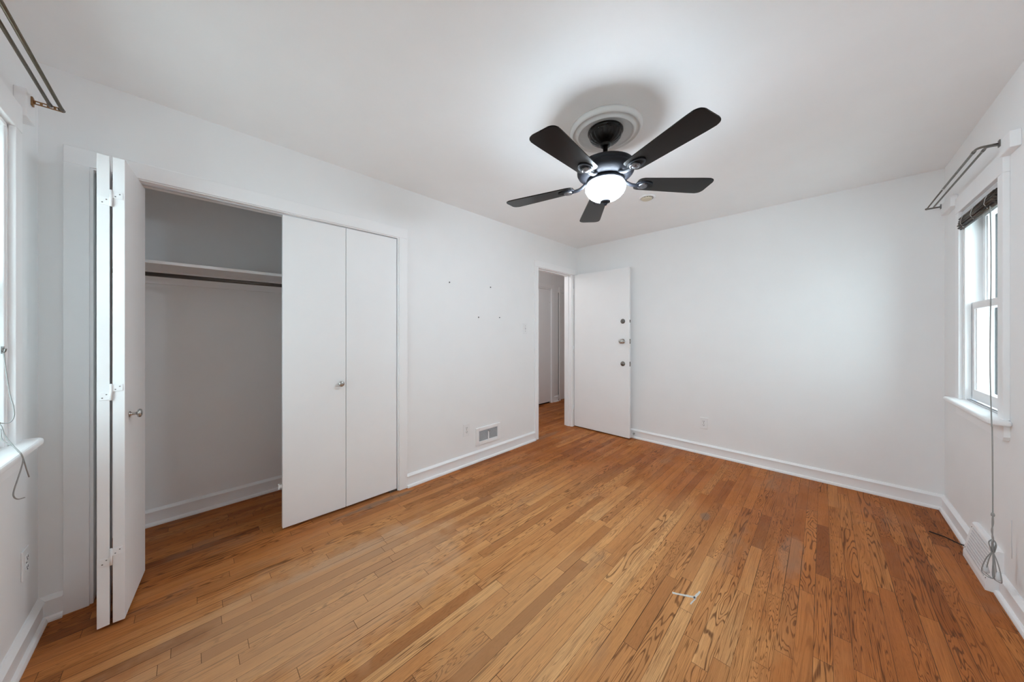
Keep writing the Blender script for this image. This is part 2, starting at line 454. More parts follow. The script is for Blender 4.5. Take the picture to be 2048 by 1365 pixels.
m.box(HD1+0.008, HD1+0.085, HY-0.016, HY, 0, 2.08, 0.002); m.box(HD0-0.085, HD0-0.008, HY-0.016, HY, 0, 2.08, 0.002); m.box(HD0-0.085, HD1+0.085, HY-0.016, HY, 2.081, 2.15, 0.002)
m.box(5.315, 5.36, HY-0.016, HY, 0, 2.06, 0.002); m.box(5.315, 6.06, HY-0.016, HY, 2.061, 2.13, 0.002)
struct('trim_6', m, 'trim', 'casings of the two doors across the hall')

# ---------------------------------------------------------------- doors
# bedroom door, open at a right angle against the end wall
XD = 4.120
d1 = thing('door_1', (XD, 3.035, 0), 0, 'white flush bedroom door standing open by the bare end wall', 'door', kind='structure')
o = (XD, 3.035, 0)
MB().box(XD, XD+0.036, 2.262, 3.030, 0.014, 2.052, 0.0015).build('slab', 'door', d1, o)
def lockset(name, z, prof, mat, cut=None):
    T = TR(XD, 2.342, z) @ RY(-PI/2)
    k = MB().lathe(prof, 28, T).build(name, mat, d1, o); return k
R0 = [(0.0285, 0), (0.0285, 0.003), (0.026, 0.007)]
k = lockset('deadbolt', 1.409, R0 + [(0.021, 0.009), (0.0195, 0.013), (0.018, 0.0135), (0.0, 0.0135)], 'steel_dark')
MB().box(XD-0.0145, XD-0.013, 2.3410, 2.3430, 1.401, 1.417).build('keyhole', 'dark', k, o)
k = lockset('door_knob', 1.168, R0 + [(0.011, 0.010), (0.011, 0.028), (0.021, 0.036), (0.0275, 0.046), (0.0275, 0.056), (0.020, 0.064), (0.0, 0.066)], 'nickel')
k = lockset('deadbolt', 0.897, R0 + [(0.023, 0.010), (0.0215, 0.016), (0.0, 0.0165)], 'steel_dark')
MB().box(XD-0.0175, XD-0.016, 2.3405, 2.3435, 0.889, 0.905).build('keyhole', 'dark', k, o)
for z, h in ((1.409, 0.016), (1.168, 0.028), (0.897, 0.028)):
    p = MB().box(XD+0.006, XD+0.030, 2.2600, 2.2630, z-h, z+h, 0.0005).build('latch_plate', 'steel_dark', d1, o)
    if h > 0.02: MB().box(XD+0.012, XD+0.024, 2.254, 2.260, z-0.011, z+0.011, 0.001).build('latch_bolt', 'nickel', p, o)
for z in (0.25, 1.05, 1.82):
    hg = MB().tube([(XD-0.004, 3.040, z-0.045), (XD-0.004, 3.040, z+0.045)], 0.006, 10).build('hinge', 'trim', d1, o)

# bifold closet doors: pair folded open on the left, pair closed on the right
def panel(mb, a, b, th, z0, z1):
    a, b = Vector(a), Vector(b); d = (b-a); ln = d.length; ang = math.atan2(d.y, d.x)
    mb.box(0, ln, -th/2, th/2, z0, z1, 0.0015, TR(a.x, a.y, 0) @ RZ(ang))
    return TR(a.x, a.y, 0) @ RZ(ang)
KNOB = [(0.012, 0), (0.012, 0.003), (0.0065, 0.005), (0.006, 0.020), (0.010, 0.024), (0.0185, 0.027), (0.0195, 0.031), (0.0175, 0.036), (0.010, 0.039), (0, 0.040)]
PZ0, PZ1 = 0.014, 2.019
bf = thing('bifold_door', (0.21, 2.80, 0), 0, 'white bifold closet door folded open at the left, edges towards the room', 'closet door')
o = (0.21, 2.80, 0)
m = MB(); panel(m, (0.2055, 2.797), (0.173, 3.166), 0.034, PZ0, PZ1); m.build('door_panel', 'door', bf, o)
m = MB(); T = panel(m, (0.2470, 2.797), (0.2815, 3.166), 0.034, PZ0, PZ1); p2 = m.build('door_panel', 'door', bf, o)
kb = MB().lathe(KNOB, 24, TR(0.2705, 2.862, 0.895) @ RZ(-0.093) @ RY(PI/2)).build('knob', 'nickel', p2, o); kb['label'] = 'brushed metal knob'
for z in (1.840, 1.010, 0.305):
    hg = MB().tube([(0.2263, 2.7925, z-0.036), (0.2263, 2.7925, z+0.034)], 0.0042, 10).build('hinge', 'trim', bf, o)
    m = MB(); m.box(0.2275, 0.2585, 2.7935, 2.7970, z+0.001, z+0.030, 0.0008); m.build('hinge_leaf', 'trim', hg, o)
    m = MB(); m.box(0.1950, 0.2250, 2.7935, 2.7970, z-0.034, z-0.001, 0.0008); m.build('hinge_leaf', 'trim', hg, o)
    m = MB()
    for (sx, sz) in ((0.238, 0.009), (0.250, 0.021), (0.203, -0.024), (0.214, -0.010)):
        m.lathe([(0.0026, 0), (0.0022, 0.0006), (0, 0.0008)], 10, TR(sx, 2.7936, z+sz) @ RX(PI/2))
    m.build('screw', 'steel_dark', hg, o)
m = MB().tube([(0.285, 3.10, PZ1), (0.285, 3.10, PZ1+0.005)], 0.006).build('guide_pin', 'nickel', bf, o)

bf = thing('bifold_door', (1.25, 3.085, 0), 0, 'white bifold closet door, two flush panels closed at the right', 'closet door')
o = (1.25, 3.085, 0)
th = 0.032
m = MB(); T = panel(m, (0.8785, 3.082+th/2), (1.2490, 3.068+th/2), th, PZ0, PZ1); p1 = m.build('door_panel', 'door', bf, o)
kb = MB().lathe(KNOB, 24, TR(1.212, 3.0695, 0.905) @ RX(PI/2)).build('knob', 'nickel', p1, o); kb['label'] = 'brushed metal knob'
m = MB(); panel(m, (1.2525, 3.068+th/2), (1.6265, 3.064+th/2), th, PZ0, PZ1); m.build('door_panel', 'door', bf, o)
m = MB(); m.box(1.570, 1.628, 3.060, 3.100, 0.0, 0.012, 0.001); m.build('pivot_bracket', 'steel_dark', bf, o)
m = MB(); m.box(0.865, 0.879, 3.103, 3.116, 0.27, 0.285, 0.001); m.box(0.860, 0.866, 3.100, 3.118, 0.262, 0.292, 0.001); m.build('edge_bracket', 'plastic', bf, o)

# doors across the hall
m = MB(); m.box(HD0+0.004, HD1-0.004, HY+0.002, HY+0.036, 0.028, 2.055, 0.0015)
d2 = struct('door_2', m, 'door', 'plain white door across the hall, seen through the doorway')
MB().lathe([(0.004, 0), (0.004, 0.003), (0, 0.004)], 10, TR(5.045, HY+0.002, 1.83) @ RX(PI/2)).build('screw', 'steel_dark', d2)
m = MB(); m.box(5.375, 6.05, HY+0.010, HY+0.040, 0.012, 2.035, 0.0015)
d3 = struct('door_3', m, 'door', 'second white door across the hall, beside the doorway jamb')
m = MB(); m.box(HD0, HD1, HY+0.036, HY+0.12, 0, 0.03); m.box(5.30, 5.316, HY+0.001, HY+0.06, 0.12, 2.03)  # black blocks painted in for the shade inside the door gaps
struct('hall_gap_shade', m, 'dark', 'dark strips standing in for shade in the gaps round the hall doors')

# ---------------------------------------------------------------- closet fittings
sh = thing('closet_shelf', (0.9, 3.6, 1.675), 0, 'white painted shelf across the upper closet', 'shelf')
o = (0.9, 3.6, 1.675)
MB().box(0.0, 1.80, 3.43, CB, 1.6735, 1.6925, 0.0015).build('board', 'trim', sh, o)
MB().box(0.0, 1.80, CB-0.018, CB, 1.588, 1.6735, 0.001).build('cleat', 'trim', sh, o)
for x in (0.0, 1.782): MB().box(x, x+0.018, 3.43, CB-0.018, 1.588, 1.6735, 0.001).build('end_cleat', 'trim', sh, o)
cr = thing('closet_rod', (0.9, 3.5, 1.617), 0, 'dark metal hanging rod under the closet shelf', 'clothes rod')
o = (0.9, 3.5, 1.617)
MB().tube([(0.022, 3.50, 1.617), (1.778, 3.50, 1.617)], 0.0125, 16).build('rod', 'closet_rod', cr, o)
for x, s in ((0.018, 1), (1.782, -1)): MB().lathe([(0.026, 0), (0.026, 0.006), (0.017, 0.008), (0.017, 0.016)], 20, TR(x, 3.50, 1.617) @ RY(s*PI/2)).build('socket', 'closet_rod', cr, o)

# ---------------------------------------------------------------- windows (local: x along the wall, room side is -y, origin on the floor at the wall face)
def window(name, loc, rz, label, W=0.305):
    r = thing(name, loc, rz, label, 'window', kind='structure')
    fr = MB()                                                   # jamb lining, stops, outside sill
    fr.box(-W, -W+0.012, -0.004, 0.21, 0.855, OZ1); fr.box(W-0.012, W, -0.004, 0.21, 0.855, OZ1); fr.box(-W, W, -0.004, 0.21, OZ1-0.012, OZ1)
    fr.box(-W, W, 0.02, 0.25, OZ0, 0.852)
    for s in (-1, 1): fr.box(min(s*W, s*(W-0.022)), max(s*W, s*(W-0.022)), -0.002, 0.022, 0.855, OZ1, 0.003)
    fr.build('window_frame', 'trim', r)
    cs = MB()                                                   # casing
    for s in (-1, 1): cs.box(min(s*(W+0.003), s*(W+0.067)), max(s*(W+0.003), s*(W+0.067)), -0.020, 0, 0.855, 2.013, 0.002)
    cs.box(-W-0.067, W+0.067, -0.0205, 0, 2.0135, 2.112, 0.002)
    cs.build('casing', 'trim', r)
    # stool with rounded nose and ends, apron below
    st = MB(); e = W+0.094; pr = 0.066; pts = [(e, 0.0)]
    for k in range(7):
        a = k/6*PI/2; pts.append((e-0.030+0.030*math.cos(a), -pr+0.030-0.030*math.sin(a)))
    for k in range(7):
        a = PI/2+k/6*PI/2; pts.append((-e+0.030+0.030*math.cos(a), -pr+0.030-0.030*math.sin(a)))
    pts += [(-e, 0.0), (-W+0.001, 0.0), (-W+0.001, 0.028), (W-0.001, 0.028), (W-0.001, 0.0)]
    st.prism(pts, 0.829, 0.856)
    sb = st.build('sill', 'trim', r)
    bv = sb.modifiers.new('bevel', 'BEVEL'); bv.width = 0.010; bv.segments = 3; bv.limit_method = 'ANGLE'; bv.angle_limit = 1.0
    ap = MB(); ap.prism([(-W-0.067, 0.829), (-W-0.067, 0.775), (-W-0.055, 0.757), (W+0.055, 0.757), (W+0.067, 0.775), (W+0.067, 0.829)], 0, 0.018, RX(PI/2))
    ap.build('apron', 'trim', r)
    def sash(nm, ya, yb, z0, z1, top, bot):
        s = MB(); a = W-0.014
        s.box(-a, -a+0.038, ya, yb, z0, z1, 0.0015); s.box(a-0.038, a, ya, yb, z0, z1, 0.0015)
        s.box(-a+0.038, a-0.038, ya, yb, z0, z0+bot, 0.0015); s.box(-a+0.038, a-0.038, ya, yb, z1-top, z1, 0.0015)
        # inner bead
        s.box(-a+0.038, -a+0.046, ya+0.008, yb-0.008, z0+bot, z1-top); s.box(a-0.046, a-0.038, ya+0.008, yb-0.008, z0+bot, z1-top)
        f = s.build(nm, 'trim', r)
        MB().box(-a+0.036, a-0.036, (ya+yb)/2-0.0015, (ya+yb)/2+0.0015, z0+bot-0.002, z1-top+0.002).build('pane', 'glass', f)
    sash('lower_sash', 0.026, 0.060, 0.866, 1.448, 0.040, 0.058)
    sash('upper_sash', 0.063, 0.097, 1.410, 1.998, 0.045, 0.040)
    tr = MB()                                                   # sill tracks
    for y in (0.006, 0.016): tr.box(-W+0.013, W-0.013, y, y+0.004, 0.856, 0.863)
    tr.build('sill_track', 'alu', r)
    sw = MB(); a = W-0.013                                      # storm window outside
    for x in (-a, a-0.026): sw.box(x, x+0.022, 0.150, 0.170, 0.86, 1.995)
    for s in (-1, 1):
        for y in (0.105, 0.128): sw.box(min(s*(W-0.012), s*(W-0.017)), max(s*(W-0.012), s*(W-0.017)), y, y+0.009, 0.86, 1.995)
    for z in (0.86, 1.40, 1.965): sw.box(-a+0.022, a-0.026, 0.153, 0.167, z, z+0.03)
    f = sw.build('storm_window', 'storm', r)
    MB().box(-a+0.02, a-0.02, 0.1595, 0.1615, 0.88, 1.97).build('pane', 'glass', f)
    return r
window('window_1', (WR, 0, 0), PI, 'double hung window with white casing at the right')
window('window_2', (0, WL, 0), PI/2, 'window with white casing and bright sill at the left edge')
window('added_window', (0, WN, 0), PI/2, 'unseen window added in the left wall behind the viewer for its light')  # added opening, throws a glow on the end wall from behind the viewer

# ---------------------------------------------------------------- curtain rods (world coordinates)
def elbow(p0, corner, p1, r=0.02, n=6):
    p0, c, p1 = Vector(p0), Vector(corner), Vector(p1)
    a = c + (p0-c).normalized()*r; b = c + (p1-c).normalized()*r; out = [p0]
    for k in range(n+1):
        u = k/n; out.append(a*(1-u)**2 + c*2*u*(1-u) + b*u*u)
    return out + [p1]
ZR = 2.150
cr = thing('curtain_rod', (3.62, 0, ZR), 0, 'tarnished double curtain rod over the right window', 'curtain rod')
o = (3.62, 0, ZR)
pts = elbow((3.118, 0.032, ZR), (3.105, 0.092, ZR), (3.70, 0.092, ZR), 0.030)
rd = MB().tube(pts, 0.0052, 12).build('front_rod', 'rod_grey', cr, o)
MB().tube(elbow((3.70, 0.092, ZR), (4.152, 0.090, ZR), (4.150, 0.032, ZR), 0.008), 0.0042, 12).build('rod_extension', 'rod_grey', rd, o)
MB().tube([(3.690, 0.092, ZR), (3.712, 0.092, ZR)], 0.0062, 12).build('joint_sleeve', 'nickel', rd, o)
MB().lathe([(0, -0.008), (0.006, -0.005), (0.0075, 0), (0.006, 0.006), (0, 0.008)], 12, TR(4.153, 0.091, ZR) @ RX(PI/2)).build('end_cap', 'rod_grey', rd, o)
pts = elbow((3.122, 0.032, ZR-0.004), (3.112, 0.066, ZR-0.004), (3.60, 0.066, ZR-0.004), 0.016) + [(4.108, 0.066, ZR-0.004)]
MB().tube(pts, 0.0046, 12).build('rear_rod', 'rod_grey', cr, o)
MB().tube([(3.148, 0.092, ZR), (3.175, 0.092, ZR)], 0.0068, 12).build('rod_collar', 'steel_dark', cr, o)
MB().tube([(3.140, 0.066, ZR-0.004), (3.165, 0.066, ZR-0.004)], 0.0062, 12).build('rod_collar', 'steel_dark', cr, o)
for x, a in ((3.110, 3.002), (4.140, 3.92)):
    m = MB(); m.box(x-0.010, x+0.010, 0.030, 0.034, ZR-0.018, ZR+0.014, 0.001); m.box(x-0.006, x+0.006, 0.034, 0.094 if x > 3.5 else 0.07, ZR-0.008, ZR-0.0055)
    m.build('wall_bracket', 'steel_dark', cr, o)
    m = MB(); m.box(a, a+(0.122 if a < 3.5 else 0.235), 0, 0.030, 2.085, 2.158, 0.003)
    b = m.build('mounting_block', 'trim', cr, o); b['label'] = 'white painted wooden block'

ZL = 2.165
cr = thing('curtain_rod', (0, 2.3, ZL), 0, 'worn brass double curtain rod at the upper left corner of the view', 'curtain rod')
o = (0, 2.3, ZL)
rd = MB().tube(elbow((0.094, 2.818, ZL), (0.100, 2.832, ZL), (0.100, 1.98, ZL), 0.010), 0.0055, 12).build('front_rod', 'rod_brown', cr, o)
MB().tube([(0.100, 2.808, ZL), (0.100, 2.828, ZL)], [0.0062, 0.0075], 12).build('rod_collar', 'rod_grey', rd, o)
rd = MB().tube([(0.074, 1.99, ZL), (0.074, 2.806, ZL)], 0.0052, 12).build('rear_rod', 'rod_brown', cr, o)
MB().tube([(0.074, 2.792, ZL), (0.074, 2.812, ZL)], [0.006, 0.0068], 12).build('rod_collar', 'rod_grey', rd, o)
for y in (2.822, 1.99):
    m = MB()
    for dz in (0.0045, -0.0065): m.box(0.012, 0.102, y-0.003, y+0.003, ZL+dz-0.0012, ZL+dz+0.0012)
    for k in range(6): m.box(0.018+0.0155*k, 0.024+0.0155*k, y-0.002, y+0.002, ZL-0.0065, ZL+0.0045)
    m.box(0.032-0.002, 0.035, y-0.010, y+0.010, ZL-0.018, ZL+0.016, 0.001)
    b = m.build('wall_bracket', 'rust', cr, o); b['label'] = 'slotted rusty brass bracket'
for (a, b) in ((2.775, 2.868), (1.945, 2.033)):
    bk = MB().box(0, 0.030, a, b, 2.085, 2.19, 0.003).build('mounting_block', 'trim', cr, o); bk['label'] = 'white painted wooden block'

# ---------------------------------------------------------------- bamboo blind, right window
bl = thing('bamboo_blind', (WR, 0.0, 1.99), 0, 'dark bamboo roman blind rolled up at the top of the right window', 'window blind')
o = (WR, 0.0, 1.99)
MB().box(WR-0.282, WR+0.282, -0.016, 0.016, 1.970, 1.994, 0.002).build('headrail', 'alu', bl, o)
m = MB()
for (yc, zc, r) in ((0.010, 1.946, 0.024), (0.014, 1.921, 0.022)):
    n = 9
    for k in range(n):
        a = 2*PI*k/n
        m.tube([(WR-0.280+random.uniform(0, .006), yc+r*.55*math.cos(a), zc+r*math.sin(a)), (WR, yc+r*.55*math.cos(a)+random.uniform(-.001, .001), zc+r*math.sin(a)-0.0015), (WR+0.280-random.uniform(0, .006), yc+r*.55*math.cos(a), zc+r*math.sin(a))], random.uniform(0.0040, 0.0062), 7)
    m.tube([(WR-0.278, yc, zc), (WR+0.278, yc, zc)], r*.5, 8)
m.build('bamboo_slats', 'bamboo', bl, o)
for x in (WR-0.19, WR+0.02, WR+0.20):
    m = MB(); m.tube([(x, 0.020, 1.972), (x, 0.0295, 1.947), (x, 0.0330, 1.921), (x, 0.022, 1.896)], 0.0012, 6); m.build('binding_thread', 'cord_white', bl, o)
m = MB(); m.tube(spline([(3.285, 0.019, 1.963), (3.22, 0.030, 1.60), (3.13, 0.052, 1.15), (3.030, 0.0695, 0.862), (3.020, 0.0695, 0.80), (3.016, 0.069, 0.436)], 10), 0.0021, 8)
cd = m.build('pull_cord', 'cord', bl, o)
m = MB(); m.lathe([(0, -0.010), (0.005, -0.006), (0.006, 0), (0.004, 0.008), (0, 0.010)], 12, TR(3.016, 0.069, 0.436)); m.build('cord_knot', 'cord', cd, o)
m = MB()
for s in (-1, 1):
    m.tube(spline([(3.016, 0.069, 0.436), (3.016+0.006*s, 0.069, 0.40), (3.016-0.005*s, 0.071, 0.36), (3.016+0.006*s, 0.069, 0.33), (3.016-0.004*s, 0.069, 0.295), (3.016, 0.069, 0.270)], 6), 0.0022, 7)
for k in range(5):
    a = k*1.3; m.tube(spline([(3.016, 0.069, 0.325), (3.016+0.010*math.cos(a), 0.069+0.010*math.sin(a), 0.305), (3.016+0.004*math.cos(a+1), 0.069+0.004*math.sin(a+1), 0.266)], 6), 0.0022, 7)
m.build('twisted_cord', 'cord', cd, o)
m = MB()
for (dx, dz) in ((0.036, 0.125), (0.022, 0.118), (-0.028, 0.126), (-0.012, 0.117)):
    m.tube(spline([(3.016, 0.069, 0.270), (3.016+dx*0.5, 0.069+dx*.35, 0.225), (3.016+dx, 0.069+dx*.6, 0.160), (3.016+dx*0.55, 0.069+dx*.5, 0.270-dz), (3.016-dx*.15, 0.068, 0.152), (3.016-dx*.1, 0.068, 0.22), (3.016, 0.069, 0.270)], 6), 0.0019, 7)
m.build('cord_loop', 'cord', cd, o)
for dx in (-0.020, 0.024):
    MB().lathe([(0.0045, 0.030), (0.0085, 0.006), (0.0095, 0.0), (0.0085, -0.004), (0, -0.005)], 14, TR(3.016+dx, 0.069+dx*.5, 0.160)).build('tassel', 'clear', cd, o)

# ---------------------------------------------------------------- blind cord at the left window
lc = thing('blind_cord', (0.0, 2.684, 1.2), 0, 'looped blind cord hung on a hook over the left windowsill', 'cord')
o = (0.0, 2.684, 1.2)
m = MB(); m.box(-0.004, 0.003, 2.685, 2.688, 1.188, 1.214, 0.001); m.tube(spline([(0.0, 2.684, 1.205), (0.002, 2.676, 1.196), (0.007, 2.668, 1.196), (0.010, 2.664, 1.206)], 5), 0.0032, 8)
hk = m.build('cord_hook', 'steel_dark', lc, o); hk['label'] = 'small dark metal hook'
m = MB()
m.tube(spline([(0.004, 2.672, 1.200), (0.010, 2.670, 1.123), (0.017, 2.670, 1.043), (0.024, 2.670, 0.998), (0.025, 2.670, 0.966), (0.017, 2.668, 0.946), (0.002, 2.662, 0.947), (0.000, 2.640, 0.958), (0.010, 2.630, 0.940), (0.018, 2.624, 0.908), (0.044, 2.570, 0.882), (0.064, 2.527, 0.868), (0.070, 2.518, 0.860), (0.071, 2.532, 0.838), (0.071, 2.518, 0.816), (0.070, 2.488, 0.785), (0.069, 2.459, 0.755), (0.069, 2.463, 0.737), (0.069, 2.497, 0.718), (0.069, 2.555, 0.702)], 7), 0.0017, 8)
m.tube(spline([(0.006, 2.640, 0.930), (0.018, 2.600, 0.900), (0.048, 2.560, 0.878), (0.063, 2.530, 0.866), (0.070, 2.518, 0.858), (0.0715, 2.532, 0.838), (0.071, 2.564, 0.794), (0.070, 2.593, 0.760)], 7), 0.0016, 8)
m.build('cord', 'cord', lc, o)

# ---------------------------------------------------------------- ceiling fan
FX, FY = 2.1145, 1.502
md = MB()
md.lathe([(0.0, 2.412), (0.142, 2.412), (0.147, 2.410), (0.151, 2.404), (0.156, 2.404), (0.160, 2.410), (0.166, 2.416), (0.174, 2.418), (0.180, 2.415), (0.184, 2.411), (0.190, 2.412), (0.195, 2.419), (0.199, 2.430), (0.200, H-0.0005), (0.0, H-0.0005)], 72, TR(FX+0.0285, FY+0.014, 0))
tag(md.build('ceiling_medallion', 'medallion'), 'round white moulded medallion on the ceiling above the black fan', 'ceiling medallion')
fan = thing('ceiling_fan', (FX, FY, 2.412), 0, 'black five blade ceiling fan with a lit white globe', 'ceiling fan')
Z0 = 2.412
def fp(name, prof, mat, parent=fan, seg=48, flute=None):
    return MB().lathe([(r, z-Z0) for r, z in prof], seg, None, flute).build(name, mat, parent)
def scallop(a, r, z): return 0.06*abs(math.sin(a*9))*(1.0 if 0.035 < r < 0.086 else 0.0)
fp('canopy', [(0.0, 2.412), (0.090, 2.412), (0.096, 2.408), (0.097, 2.399), (0.092, 2.392), (0.087, 2.389), (0.084, 2.382), (0.077, 2.364), (0.063, 2.350), (0.046, 2.340), (0.034, 2.335), (0.030, 2.333), (0.028, 2.324), (0.022, 2.319), (0.0, 2.319)], 'bronze_dark', seg=108, flute=scallop)
fp('downrod', [(0.0, 2.32), (0.0135, 2.32), (0.0125, 2.276), (0.015, 2.264), (0.020, 2.252), (0.030, 2.240), (0.042, 2.230), (0.046, 2.222), (0.0, 2.222)], 'bronze_dark', seg=28)
mh = fp('motor_housing', [(0.0, 2.226), (0.070, 2.226), (0.096, 2.224), (0.104, 2.222), (0.108, 2.220), (0.120, 2.220), (0.142, 2.216), (0.153, 2.210), (0.157, 2.202), (0.157, 2.190), (0.154, 2.188), (0.154, 2.184), (0.157, 2.182), (0.156, 2.172), (0.150, 2.160), (0.138, 2.148), (0.122, 2.138), (0.106, 2.132), (0.0, 2.132)], 'bronze')
fp('light_fitter', [(0.0, 2.136), (0.088, 2.136), (0.096, 2.130), (0.103, 2.125), (0.104, 2.114), (0.100, 2.110), (0.0, 2.110)], 'bronze', fan)
fp('globe', [(0.094, 2.114), (0.101, 2.108), (0.107, 2.099), (0.110, 2.088), (0.108, 2.073), (0.100, 2.057), (0.086, 2.041), (0.067, 2.028), (0.044, 2.019), (0.020, 2.014), (0.0, 2.013)], 'globe', fan, 56)
fp('finial', [(0.0, 2.018), (0.016, 2.017), (0.028, 2.013), (0.029, 2.008), (0.022, 2.003), (0.012, 2.000), (0.010, 1.994), (0.007, 1.988), (0.0, 1.986)], 'bronze', fan, 24)
# one blade with its iron, then four copies
def blade_outline():
    pts = []; r0, r1 = 0.180, 0.614
    n = 16
    def hw(t): return 0.055 + 0.0185*min(1, t*1.1)
    side = [(r0+0.030+(r1-0.032-r0-0.030)*k/n, hw(k/n)) for k in range(n+1)]
    tipw = side[-1][1]
    tip = [(r1-0.032+0.032*math.sin(a), tipw-0.032*(1-math.cos(a))) for a in [PI/2*k/6 for k in range(1, 7)]]
    root = [(r0+0.030-0.030*math.sin(a), side[0][1]-0.024*(1-math.cos(a))) for a in [PI/2*k/5 for k in range(5, 0, -1)]]
    up = root + side + tip
    return up + [(x, -y) for x, y in reversed(up)]
bm_ = MB(); bm_.prism(blade_outline(), -0.003, 0.003)
bmesh.ops.bevel(bm_.bm, geom=[e for e in bm_.bm.edges if abs(e.verts[0].co.z-e.verts[1].co.z) < 1e-6], offset=0.0015, segments=2, affect='EDGES')
BZ = 0.0                                                      # blades are modelled flat, each is then hung with its own small pitch
blade0 = bm_.build('blade', 'blade', fan)
T = Matrix.Identity(4)
im = MB()                                                     # arm from the motor plus the plate under the blade
im.tube(spline([(0.100, 0, 0.026), (0.122, 0, 0.008), (0.150, 0, -0.006), (0.180, 0, -0.010), (0.205, 0, -0.009)], 6), 0.0095, 12)
pl = [(0.222+0.050*math.cos(a)*(1.15 if math.cos(a) > 0 else 0.9), 0.034*math.sin(a)) for a in [2*PI*k/28 for k in range(28)]]
im.prism(pl, -0.0085, -0.003, T)
iron0 = im.build('blade_iron', 'bronze', blade0)
cm = MB(); cm.lathe([(0.026, -0.0085), (0.027, -0.013), (0.024, -0.0175), (0.020, -0.019), (0.0185, -0.0165), (0.014, -0.0185), (0.0, -0.0195)], 28, T @ TR(0.218, 0, 0))
cap0 = cm.build('cap', 'cap', iron0)
blades = [blade0]
for k in range(1, 5):
    b = blade0.copy(); C.objects.link(b); b.parent = fan
    i_ = iron0.copy(); C.objects.link(i_); i_.parent = b
    c_ = cap0.copy(); C.objects.link(c_); c_.parent = i_
    blades.append(b)
HANG = ((3.182, -0.003), (4.353, -0.092), (5.572, -0.110), (6.969, 0.007), (8.144, -0.119))   # heading, pitch: the blades sit a little unevenly
for b, (hd, pt) in zip(blades, HANG):
    b.location = (0, 0, 2.116-Z0)
    b.rotation_euler = (pt, 0.0023*math.cos(hd)+0.0158*math.sin(hd), hd)
# the cap would be a level too deep: keep it under the blade beside the iron
for b in blades:
    for i_ in list(b.children):
        for c_ in list(i_.children): c_.parent = b

# ---------------------------------------------------------------- ceiling detector
sd = thing('smoke_detector', (3.235, 1.707, H), 0, 'small round white ceiling fixture with a cream centre, beyond the fan', 'detector')
MB().lathe([(0.0, -0.0005), (0.068, -0.0005), (0.067, -0.005), (0.058, -0.009), (0.052, -0.010), (0.050, -0.006), (0.0, -0.006)], 40).build('ring', 'plastic', sd)
MB().lathe([(0.046, -0.006), (0.045, -0.014), (0.040, -0.020), (0.030, -0.022), (0.0, -0.022)], 36, TR(-0.002, 0.002, 0)).build('centre', 'cream', sd)
m = MB()
for k in range(14):
    a = 2*PI*k/14; m.box(-0.005, 0.005, -0.001, 0.001, -0.014, -0.009, 0, TR(0.0465*math.cos(a), 0.0465*math.sin(a), 0) @ RZ(a+PI/2))
m.build('slot', 'steel_dark', sd)

# ---------------------------------------------------------------- outlets, switch, registers (local: room side is -y)
def plate(mb, w, h): mb.box(-w/2, w/2, -0.006, 0, -h/2, h/2, 0.003)
def outlet(loc, rz, label):
    t = thing('wall_outlet', loc, rz, label, 'power outlet', 'duplex outlets low on the walls')
    m = MB(); plate(m, 0.072, 0.116); m.build('cover_plate', 'plastic', t)
    for z in (-0.0195, 0.0195):
        m = MB(); m.prism([(0.0165*math.cos(a)*1.0, 0.0145*max(-0.8, min(0.8, 1.25*math.sin(a)))) for a in [2*PI*k/24 for k in range(24)]], 0.0055, 0.0085, TR(0, 0, z) @ RX(PI/2))
        f = m.build('socket', 'plastic', t)
        m = MB()
        for x in (-0.0062, 0.0062): m.box(x-0.0013, x+0.0013, -0.0090, -0.0082, z-0.001, z+0.0075)
        m.lathe([(0.0028, 0), (0.0028, 0.0006), (0, 0.0006)], 12, TR(0, -0.0083, z-0.0065) @ RX(PI/2))
        m.build('slot', 'dark', f)
    m = MB(); m.lathe([(0.0035, 0), (0.003, 0.001), (0, 0.0012)], 12, TR(0, -0.006, 0) @ RX(PI/2)); m.build('screw', 'steel_dark', t)
outlet((2.317, D, 0.338), 0, 'white outlet plate on the closet wall left of the grey vent')
outlet((L, 1.510, 0.322), -PI/2, 'white outlet plate on the bare end wall')
outlet((0, 2.888, 0.345), PI/2, 'white outlet plate low on the wall under the left window')
sw = thing('light_switch', (3.154, D, 1.319), 0, 'white toggle switch plate left of the doorway', 'light switch')
m = MB(); plate(m, 0.074, 0.117); m.build('cover_plate', 'plastic', sw)
m = MB(); m.box(-0.0055, 0.0055, -0.0068, -0.0055, -0.012, 0.012); m.build('toggle_slot', 'greyvent', sw)
m = MB(); m.box(-0.004, 0.004, -0.018, -0.005, -0.003, 0.006, 0.001, RX(0.35)); m.build('toggle', 'plastic', sw)
for z in (-0.030, 0.030):
    m = MB(); m.lathe([(0.0032, 0), (0.003, 0.001), (0, 0.0012)], 12, TR(0, -0.006, z) @ RX(PI/2)); m.build('screw', 'steel_dark', sw)

